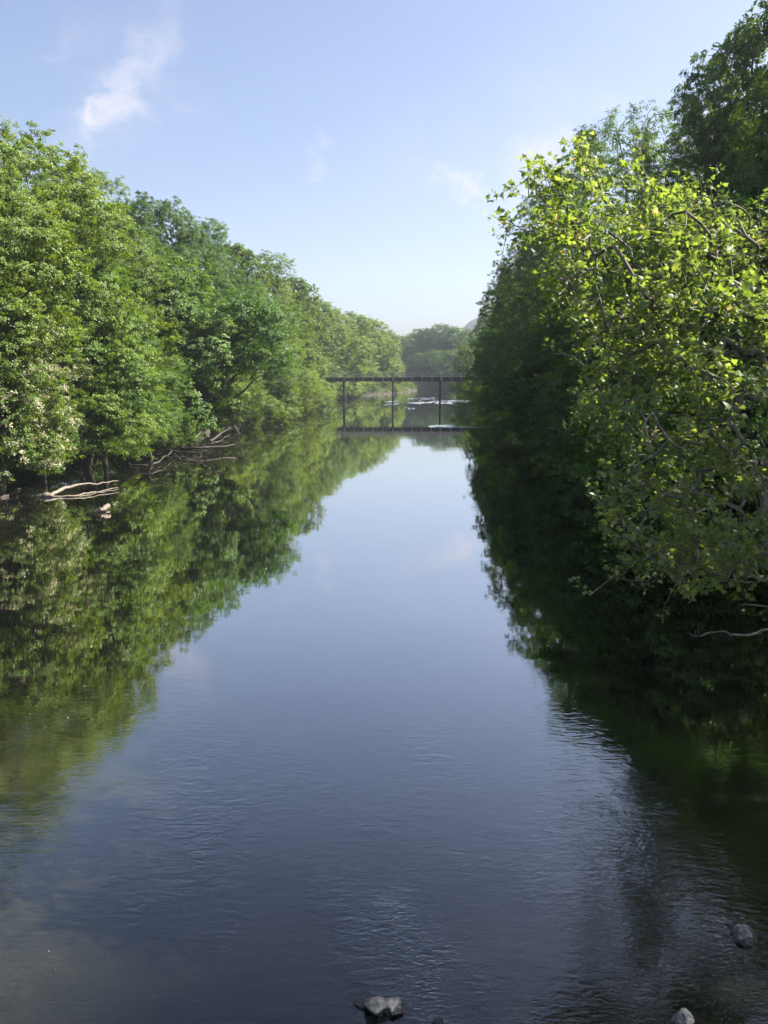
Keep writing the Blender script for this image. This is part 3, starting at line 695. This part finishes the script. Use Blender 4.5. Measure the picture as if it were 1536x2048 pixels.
def sycamore():
    rng = np.random.default_rng(77)
    A = []
    while len(A) < 1350:
        px = rng.uniform(1005, 1660); py = rng.uniform(280, 1210)
        if not in_poly(px, py, SIL): continue
        Y = 13.6 + rng.uniform(-1.9, 1.9) * min(1, .35 + (px - 1000) / 400.)
        p = np.array(at(px, py, Y)); sl = norm(np.array([-.8, rng.normal(0, .4), .35 + rng.normal(0, .3)]))
        for _ in range(rng.integers(7, 13)): A.append(p + sl * rng.uniform(-.5, .5) + rng.normal(0, .10, 3))
    A = [a for a in A if in_poly(768 + F * a[0] / (a[1] * math.cos(R(TILT)) - (a[2] - CAM_Z) * math.sin(R(TILT))), 1024 - F * (a[1] * math.sin(R(TILT)) + (a[2] - CAM_Z) * math.cos(R(TILT))) / (a[1] * math.cos(R(TILT)) - (a[2] - CAM_Z) * math.sin(R(TILT))), SIL)]
    for px, py in ((1150, 292), (1042, 368), (1022, 442), (1012, 470), (1108, 708), (1152, 838), (1180, 1190), (1285, 335), (1420, 372), (1330, 1208), (1200, 990), (1075, 590)):
        A.append(np.array(at(px, py, 13.2)))
    base = np.array([11.2, 15.0, .6])
    trunk = [base + np.array([-.22 * i + rng.normal(0, .04), -.1 * i, .62 * i]) for i in range(15)]
    # main limbs as extra trunk chains are obtained through a first coarse set of attractors
    limbs = [(1300, 560), (1180, 470), (1420, 470), (1250, 690), (1400, 800), (1300, 900), (1420, 1010), (1330, 1100), (1240, 610), (1480, 640), (1440, 1110), (1350, 720), (1210, 860)]
    first = [np.array(at(px, py, 13.4 + rng.uniform(-1, 1))) for px, py in limbs]
    A = sorted(A, key=lambda a: np.linalg.norm(a - trunk[8]))
    segs, tips, dirs = grow(rng, trunk, .2, np.array(first + list(A)), step=.35, tip=.0046, expo=.50, up=.12)
    o = empty('sycamore_tree', tuple(base)); tag(o, 'sycamore with big lobed yellow green leaves reaching over the water from the right edge', 'tree')
    B = Vector(base)
    v, q = tubes(segs, 7); v = v - base
    link('trunk', np_mesh('trunk', v, q, smooth=True), M_SYCBARK, o)
    # leaves: five-lobed, on short twigs around each tip
    lobe = np.array([(0, -.28), (.10, -.14), (.34, -.22), (.26, -.02), (.52, .12), (.24, .17), (.20, .30), (0, .62), (-.20, .30), (-.24, .17), (-.52, .12), (-.26, -.02), (-.34, -.22), (-.10, -.14)])
    nl = len(lobe)
    Cs, Ax, Nn, Sz, Tt = [], [], [], [], []; tw = []
    for tip_, d in zip(tips, dirs):
        k = rng.integers(9, 19)
        L_ = rng.uniform(.25, .5)
        dd = norm(d + rng.normal(0, .35, 3) + np.array([0, 0, .45])); end = tip_ + dd * L_; tw.append((tip_, end, .005, .003))
        tc_ = rng.random() * .35
        for j in range(k):
            u = rng.random() ** .7; root = tip_ + dd * L_ * u
            out = norm(rng.normal(size=3) + dd * .6); pos = root + out * rng.uniform(.04, .12)
            Cs.append(pos); Ax.append(norm(out + np.array([-.1, 0, .35])))
            Nn.append(norm(np.array([0, 0, .75]) + rng.normal(0, .65, 3))); Sz.append(rng.uniform(.055, .135) if rng.random() < .85 else rng.uniform(.13, .20))
            Tt.append(1.0 if rng.random() < .012 else tc_ + rng.random() * .6)
    Cs, Ax, Nn, Sz = map(np.array, (Cs, Ax, Nn, Sz)); n = len(Cs)
    a = norm(Ax - Nn * np.sum(Ax * Nn, 1, keepdims=True)); b = np.cross(Nn, a)
    droop = -.35 * (lobe[:, 0] ** 2) - .18 * np.maximum(lobe[:, 1], 0) ** 2
    v = Cs[:, None, :] + Sz[:, None, None] * (b[:, None, :] * lobe[None, :, 0:1] + a[:, None, :] * (lobe[None, :, 1:2] + .28) + Nn[:, None, :] * droop[None, :, None])
    ctr = Cs + Sz[:, None] * a * .28 * 1.2 + Nn * Sz[:, None] * .05
    v = np.concatenate([v, ctr[:, None, :]], 1).reshape(-1, 3) - base
    i = np.arange(nl); tri = np.stack([np.full(nl, nl), i, (i + 1) % nl], 1)[None] + (np.arange(n) * (nl + 1))[:, None, None]
    me = np_mesh('crown', v, tri.reshape(-1, 3), {'tint': np.repeat(np.clip(Tt, 0, 1), nl)})
    link('crown', me, M_SYC, o)
    v, q = tubes(tw, 4); link('twigs', np_mesh('twigs', v - base, q), M_SYCBARK, o)
sycamore()

# ------------------------------------------------------------------ footbridge
BY = 190.0
fb = empty('footbridge', (0, BY, 0)); tag(fb, 'narrow wooden footbridge with railings spanning the river on slim dark piers', 'footbridge')
def bx(px, py=755): return at(px, py, BY).x
piers = [bx(688), bx(785.5), bx(880.5)]
x0b, x1b = xl(BY) - 6, xr(BY) + 6
q = MB(); q.box(x0b, x1b, -1.0, -.82, 5.55, 6.45); q.build('girder', M_DARKWOOD, fb, bevel=.02)
q = MB(); q.box(x0b, x1b, .82, 1.0, 5.55, 6.45); q.build('girder', M_DARKWOOD, fb, bevel=.02)
q = MB()
x = x0b
while x < x1b: q.box(x, x + .19, -1.15, 1.15, 6.453, 6.53); x += .205
q.build('deck', M_DARKWOOD, fb)
for sy in (-1.12, 1.06):
    for z0_, z1_ in ((7.50, 7.60), (7.10, 7.24), (6.74, 6.88)):
        q = MB(); q.box(x0b, x1b, sy, sy + .06, z0_, z1_) if z0_ < 7.5 else q.box(x0b, x1b, sy - .06, sy + .12, z0_, z1_)
        q.build('rail', M_TIMBER, fb)
    k = 0; sp = (piers[1] - piers[0]) / 5.0; x = piers[0] - 3 * sp
    while x < x1b:
        w_ = .075
        q = MB(); yy = sy - .085 if sy < 0 else sy + .065
        q.box(x - w_, x + w_, yy, yy + .08, 5.62, 7.517); q.build('post', M_TIMBER, fb); x += sp
for i, xp in enumerate(piers):
    wd = .30 if i == 0 else .18
    pr_ = MB()
    for yy in (-1.0, 1.0):
        pr_.tube([(xp, yy * 1.15, -1.6), (xp, yy, 2.0), (xp, yy, 5.3)], [wd * 1.05, wd, wd * .9], 12)
    p_ = pr_.build('pier', M_DARKWOOD, fb, smooth=False)
    q = MB(); q.box(xp - .32, xp + .32, -1.35, 1.35, 5.24, 5.545); q.build('cap_beam', M_DARKWOOD, fb, bevel=.02)
    q = MB(); q.box(xp - .09, xp - .0, -1.32, -1.22, 5.62, 7.517); q.box(xp + .18, xp + .27, -1.32, -1.22, 5.62, 7.517); q.build('post', M_TIMBER, fb)
    q = MB(); q.box(xp - .45, xp + .45, -1.42, -.95, 7.605, 7.80); q.build('lamp_box', M_CAP, fb, bevel=.04)

# ------------------------------------------------------------------ driftwood, logs, branches
def noisy(pts, rng, amp, n=5):
    """resample a polyline and roughen it"""
    pts = [np.array(p, float) for p in pts]; o_ = []
    for a, b_ in zip(pts[:-1], pts[1:]):
        for i in range(n): o_.append(a + (b_ - a) * i / n + (rng.normal(0, amp, 3) if (i or len(o_)) else 0))
    o_.append(pts[-1]); return o_
def limb(mb, pts, r0, r1, rng, amp=.03, n=4, sides=8):
    P_ = noisy(pts, rng, amp, n); k = len(P_)
    mb.tube(P_, [r0 + (r1 - r0) * i / (k - 1) for i in range(k)], sides, .12, rng)
rg = np.random.default_rng(5)
def W_(px, py, z=0.0): return np.array(on_water(px, py, z))
q = MB()
limb(q, [W_(74, 995, -.05), W_(100, 991, .1), W_(130, 975, .3), W_(165, 968, .35), W_(195, 967, .3), W_(236, 962, .25)], .14, .025, rg)
limb(q, [W_(96, 992, .08), W_(150, 992, .06), W_(185, 985, .12), W_(236, 975, .15)], .085, .02, rg)
limb(q, [W_(72, 994, 0), W_(88, 990, .12), W_(104, 990, .1)], .07, .17, rg)
d = q.build('driftwood_log', M_DRIFT, None, smooth=True); tag(d, 'long bleached forked driftwood log lying half submerged near the left edge', 'driftwood')
q = MB()
limb(q, [W_(190, 1026, -.03), W_(203, 1020, .12), W_(217, 1012, .25)], .10, .14, rg)
limb(q, [W_(192, 1024, .05), W_(193, 1018, .28)], .04, .02, rg, .01); limb(q, [W_(200, 1020, .15), W_(199, 1014, .35)], .04, .02, rg, .01)
limb(q, [W_(205, 1022, .02), W_(218, 1015, .1)], .07, .06, rg)
d = q.build('driftwood_stump', M_DRIFT, None, smooth=True); tag(d, 'short bleached stub of wood with broken prongs in the water, below the forked log', 'driftwood')
q = MB(); limb(q, [W_(226, 1010, -.02), W_(236, 1004, .1)], .03, .02, rg, .005); d = q.build('stick', M_DRIFT, None); tag(d, 'thin pale stick poking out beside the short bleached stub', 'stick')
q = MB(); limb(q, [W_(0, 998, -.02), W_(18, 990, .05), W_(40, 978, .5)], .12, .05, rg); limb(q, [W_(28, 990, 0), W_(36, 983, .35)], .10, .07, rg)
d = q.build('tree_root', M_DEADWOOD, None, smooth=True); tag(d, 'brown root stub at the dark waterline close to the left edge', 'root')
# driftwood tangle, pixels (268..430, 880..950)
LOGS = [([(240, 880), (300, 893), (345, 905)], .26, 'thick dark log at the back of the driftwood tangle'),
        ([(275, 912), (330, 905), (400, 908), (470, 902)], .16, 'long straight pale log lying lengthways in the driftwood tangle'),
        ([(262, 935), (300, 940), (330, 925), (352, 905)], .09, 'crooked branch sloping down at the front left of the driftwood tangle'),
        ([(330, 902), (360, 914), (405, 916)], .14, 'short log at the right waterline of the driftwood tangle')]
for pts, r_, lb in LOGS:
    q = MB(); limb(q, [W_(px, py, .0) + np.array([0, 0, r_ + .1 + .12 * i]) for i, (px, py) in enumerate(pts)], r_, r_ * .45, rg, .06)
    for _ in range(3):
        i = rg.integers(0, len(pts) - 1); s = W_(*pts[i], .3); limb(q, [s, s + rg.normal(0, .5, 3) + np.array([.4, -.4, .3]), s + rg.normal(0, .8, 3) + np.array([.9, -.7, .4])], r_ * .35, .015, rg, .04, 3, 5)
    d = q.build('log', M_DEADWOOD, None, smooth=True); tag(d, lb, 'log', 'logs and branches caught on the left bank')
q = MB()
for _ in range(60):
    px = rg.uniform(270, 440); py = 905 + (px < 330) * 20 + rg.uniform(-18, 14); s = W_(px, py, rg.uniform(0, .5)); a = rg.uniform(-.6, .6)
    e = s + np.array([math.cos(a) * rg.uniform(.6, 2.2), math.sin(a) * 1.0 - .4, rg.uniform(-.2, 1.0)])
    limb(q, [s, (s + e) / 2 + rg.normal(0, .12, 3), e], rg.uniform(.02, .055), .01, rg, .03, 2, 4)
d = q.build('brush_pile', M_DEADWOOD, None); tag(d, 'tangle of thin dry twigs and sticks heaped over the logs at the waterline', 'brush', None, 'stuff')
FALL = [([(396, 852, 1.6), (425, 858, 1.3), (440, 868, .1)], .34, 'thick arched fallen trunk dipping its end into the water, left of the two fallen trunks'),
        ([(415, 822, 3.2), (450, 842, 1.6), (477, 866, .0)], .24, 'dark fallen trunk slanting steeply into the water, right of the thick arched one'),
        ([(420, 884, .1), (438, 876, .3), (460, 862, .4)], .11, 'thin bare branch lying low in front of the fallen trunks'),
        ([(465, 850, .7), (485, 848, .5), (500, 852, .2)], .12, 'reddish dead branch just beyond the steep fallen trunk')]
for pts, r_, lb in FALL:
    q = MB(); limb(q, [W_(px, py + 0, 0) * np.array([1, 1, 0]) + np.array([0, 0, z]) for px, py, z in pts], r_, r_ * .55, rg, .04)
    d = q.build('fallen_trunk', M_DEADWOOD, None, smooth=True); tag(d, lb, 'fallen trunk', 'fallen trunks on the left bank')
q = MB(); s = W_(600, 853, 0)
for dx, dz in ((-.7, .5), (.5, .7), (.9, -.02), (-.4, .15)): limb(q, [s, s + np.array([dx * .5, 0, dz * .6]), s + np.array([dx, .1, dz])], .06, .02, rg, .03, 2, 5)
d = q.build('snag', M_DEADWOOD, None); tag(d, 'small dark forked snag sticking up in open water between the left bank and the footbridge', 'snag')
q = MB(); s = W_(442, 945, 0)
for dx, dz in ((-1.0, .12), (.9, .1), (.4, -.05), (-.3, .2)): limb(q, [s, s + np.array([dx * .5, 0, dz]), s + np.array([dx, -.3, dz * .3])], .03, .012, rg, .03, 2, 5)
d = q.build('snag', M_DEADWOOD, None); tag(d, 'flat thin twig floating on the green reflection right of the driftwood tangle', 'snag')
# dead branches on the right
q = MB(); s = np.array([17.2, 47.5, .9])
for k in range(16):
    px = rg.uniform(1095, 1160); py = rg.uniform(952, 985); e = at(px, py, 46 + rg.uniform(-1.5, 1.5)); e = np.array([e.x, e.y, max(.02, e.z)])
    mid = (s + e) / 2 + rg.normal(0, .25, 3) + np.array([0, 0, .15]); limb(q, [s + rg.normal(0, .25, 3), mid, e], .045, .010, rg, .05, 4, 5)
    f_ = (mid + e) / 2; limb(q, [f_, f_ + np.array([-.7, rg.normal(0, .2), rg.uniform(-.3, .5)])], .02, .006, rg, .03, 3, 4)
limb(q, [s + np.array([3, 2, .5]), s], .2, .12, rg, .05)
d = q.build('dead_branch', M_DEADWOOD, None); tag(d, 'bare dead branch fan spread low over the dark water below the sycamore on the right', 'dead branch')
q = MB(); Yb = 13.0
A_ = lambda px, py, Y=Yb: np.array(at(px, py, Y))
limb(q, [A_(1600, 1252), A_(1522, 1262), A_(1500, 1270), A_(1462, 1270), A_(1450, 1262), A_(1420, 1265), A_(1400, 1272), A_(1383, 1271), A_(1374, 1264)], .028, .006, rg, .006, 3, 6)
limb(q, [A_(1460, 1272), A_(1461, 1278)], .010, .006, rg, 0, 2, 5); limb(q, [A_(1397, 1268), A_(1398, 1244)], .006, .004, rg, 0, 2, 5); limb(q, [A_(1390, 1271), A_(1391, 1260)], .006, .004, rg, 0, 2, 5)
limb(q, [A_(1600, 1252), A_(1700, 1200), np.array([10.5, 14.6, 3.6])], .03, .06, rg, .02, 4, 7)
limb(q, [A_(1640, 1215), A_(1536, 1212), A_(1490, 1208), A_(1478, 1212)], .02, .006, rg, .008, 3, 6)
d = q.build('bare_branch', M_SYCBARK, None, smooth=True); tag(d, 'pale bare crooked branch low over black water at the right edge', 'branch')

# ------------------------------------------------------------------ rocks
def rock(name, label, loc, size, seed, cuts=14, mat=None, rz=0, cat='rock', group=None, sub=4):
    import bmesh
    rng = np.random.default_rng(seed); bm = bmesh.new(); bmesh.ops.create_icosphere(bm, subdivisions=sub, radius=1.0)
    pl = [(norm(rng.normal(size=3)), rng.uniform(.55, .9)) for _ in range(cuts)]
    for v in bm.verts:
        p = np.array(v.co)
        for n_, d_ in pl:
            k = p.dot(n_)
            if k > d_: p = p - n_ * (k - d_) * .93
        p = p * (1 + .05 * math.sin(p[0] * 5 + seed) * math.sin(p[1] * 6 + 1) + .025 * math.sin(p[2] * 13 + p[0] * 11 + seed) + rng.normal(0, .008))
        v.co = Vector(p * np.array(size))
    me = bpy.data.meshes.new(name); bm.to_mesh(me); bm.free()
    o = link(name, me, mat or M_ROCK); o.location = loc; o.rotation_euler = (0, 0, rz); tag(o, label, cat, group); return o
def two_lump():
    import bmesh
    P1 = on_water(753, 2022); P2 = on_water(788, 2018)
    o = rock('boulder', 'cleft grey rock with two pale domes at the bottom middle of the picture', (P1.x, P1.y, .04), (.155, .13, .105), 9, 16)
    o2 = rock('lump', None, (P2.x, P2.y, .02), (.13, .13, .10), 14, 16)
    o3 = rock('shelf', None, (P1.x - .13, P1.y + .10, -.05), (.17, .13, .10), 17)
    bpy.context.view_layer.update()
    me = bpy.data.meshes.new('boulder'); bm = bmesh.new()
    for s in (o, o2, o3):
        n0 = len(bm.verts); bm.from_mesh(s.data); bm.verts.ensure_lookup_table()
        for v in bm.verts[n0:]: v.co = v.co + s.location - o.location
    bm.to_mesh(me); bm.free(); me.materials.append(M_ROCK); o.data = me
    r = o.modifiers.new('remesh', 'REMESH'); r.mode = 'VOXEL'; r.voxel_size = .009
    for s in (o2, o3): bpy.data.objects.remove(s)
    for k in ('category',): pass
two_lump()
P = on_water(1364, 2048); rock('boulder', 'smooth pale rock cut by the bottom edge, right of the cleft rock', (P.x, P.y, .05), (.125, .12, .12), 21, 8)
P = on_water(1488, 1872, .02); rock('boulder', 'flat dark angular rock barely breaking the black water at lower right', (P.x, P.y, .02), (.17, .17, .10), 33, 9)
P = on_water(1530, 1950); rock('stone', 'small dark stone at the right edge below the flat angular rock', (P.x, P.y, -.02), (.09, .07, .06), 35, 8)
for px, py, s, lb in ((1462, 1868, .035, 'tiny pale pebble up left of the flat angular rock'), (1518, 1936, .03, 'tiny yellowish pebble near the right edge'),
                      (875, 2044, .07, 'small dark stone at the bottom edge between the two larger rocks'),
                      (108, 1941, .02, 'tiny white speck of stone at the lower left'), (97, 1902, .018, 'tiny white pebble above the other white specks at lower left')):
    P = on_water(px, py); rock('stone', lb, (P.x, P.y, .0), (s, s * .8, s * .7), int(px), 6, sub=2)
# stones and wood in the riffle by the footbridge
for px, py, s, lb in ((840, 803, .45, 'reddish stone in the riffle left of the right pier'), (872, 804, .5, 'dark stone in the riffle against the right pier'),
                      (818, 797, .35, 'dark stone at the upstream end of the riffle'), (770, 804, .3, 'pale stone in the water left of the middle pier')):
    P = on_water(px, py); rock('stone', lb, (P.x, P.y, .0), (s * 1.6, s, s * .55), int(px) + 3, 7, sub=3, group='stones in the riffle by the footbridge')
q = MB(); s = W_(822, 797, 0)
for dx, dz in ((.3, 1.5), (-.5, 1.1), (.9, 1.2), (1.5, .3)): limb(q, [s, s + np.array([dx * .6, 0, dz * .5]), s + np.array([dx, .1, dz])], .07, .02, rg, .05, 2, 5)
d = q.build('snag', M_DRIFT, None); tag(d, 'bare pale twigs sticking up from the riffle beyond the footbridge', 'snag')
for (px, pa, pb, lb) in ((692, 792, 806, 'pale driftwood lodged at the foot of the left pier'), (787, 792, 803, 'slim pale stick leaning at the foot of the middle pier')):
    q = MB(); a = np.array(at(px + 1, pa, BY - 1.5)); b_ = W_(px - 1 if px < 700 else px, 806, 0); b_ = np.array([b_[0], BY - 2.0, -.1])
    limb(q, [a + np.array([.5 if px < 700 else 0, 0, .1]), a, (a + b_) / 2 + np.array([.2, 0, 0]), b_], .16 if px < 700 else .09, .10 if px < 700 else .06, rg, .03, 3)
    d = q.build('driftwood_piece', M_DRIFT, None); tag(d, lb, 'driftwood')
# broken water of the riffle; sky glints put into its pale colour
m, t, out = new_mat('foam_glints'); K = t.links
b = nd(t, 'ShaderNodeBsdfPrincipled'); b.inputs['Roughness'].default_value = .35; b.inputs['Base Color'].default_value = (.30, .34, .37, 1); K.new(b.outputs[0], out.inputs['Surface'])
fv, ff = [], []
for (xa, xb, y, n, th) in ((815, 905, 805.5, 60, 1.0), (812, 870, 797.5, 26, .9), (862, 952, 802, 60, 1.2), (768, 800, 808.5, 16, .8), (775, 800, 803, 8, .6), (815, 828, 817, 6, .8), (862, 905, 852, 26, .8), (895, 985, 854, 26, .5)):
    for _ in range(n):
        px = rg.uniform(xa, xb); py = y + rg.normal(0, th); P = W_(px, py, .012 + rg.random() * .02); L_ = rg.uniform(.25, 1.3); k0 = len(fv); w_ = rg.uniform(.04, .22) * P[1] / 190
        for k in range(6):
            a = 2 * math.pi * k / 6; fv.append((P[0] + L_ * math.cos(a) * rg.uniform(.6, 1.), P[1] + w_ * 3 * math.sin(a) * rg.uniform(.6, 1.), P[2] + .03 * rg.random()))
        fv.append((P[0], P[1], P[2] + .06))
        for k in range(6): ff.append((k0 + k, k0 + (k + 1) % 6, k0 + 6))
fo = link('foam_glints', np_mesh('foam_glints', fv, ff, smooth=True), m); tag(fo, 'thin streaks of broken water, sky glints painted in their pale colour, around and in front of the footbridge piers', None, None, 'stuff')

# ------------------------------------------------------------------ haze
HAZE = 0.00026
m, t, out = new_mat('haze'); pv = nd(t, 'ShaderNodeVolumePrincipled'); pv.inputs['Density'].default_value = HAZE; pv.inputs['Color'].default_value = (.80, .88, 1.0, 1); pv.inputs['Anisotropy'].default_value = .2
t.links.new(pv.outputs[0], out.inputs['Volume'])
q = MB(); q.box(-1600, 1600, -700, 1600, -4, 200); hz = q.build('haze', m); tag(hz, 'thin summer haze in the air', None, None, 'stuff')
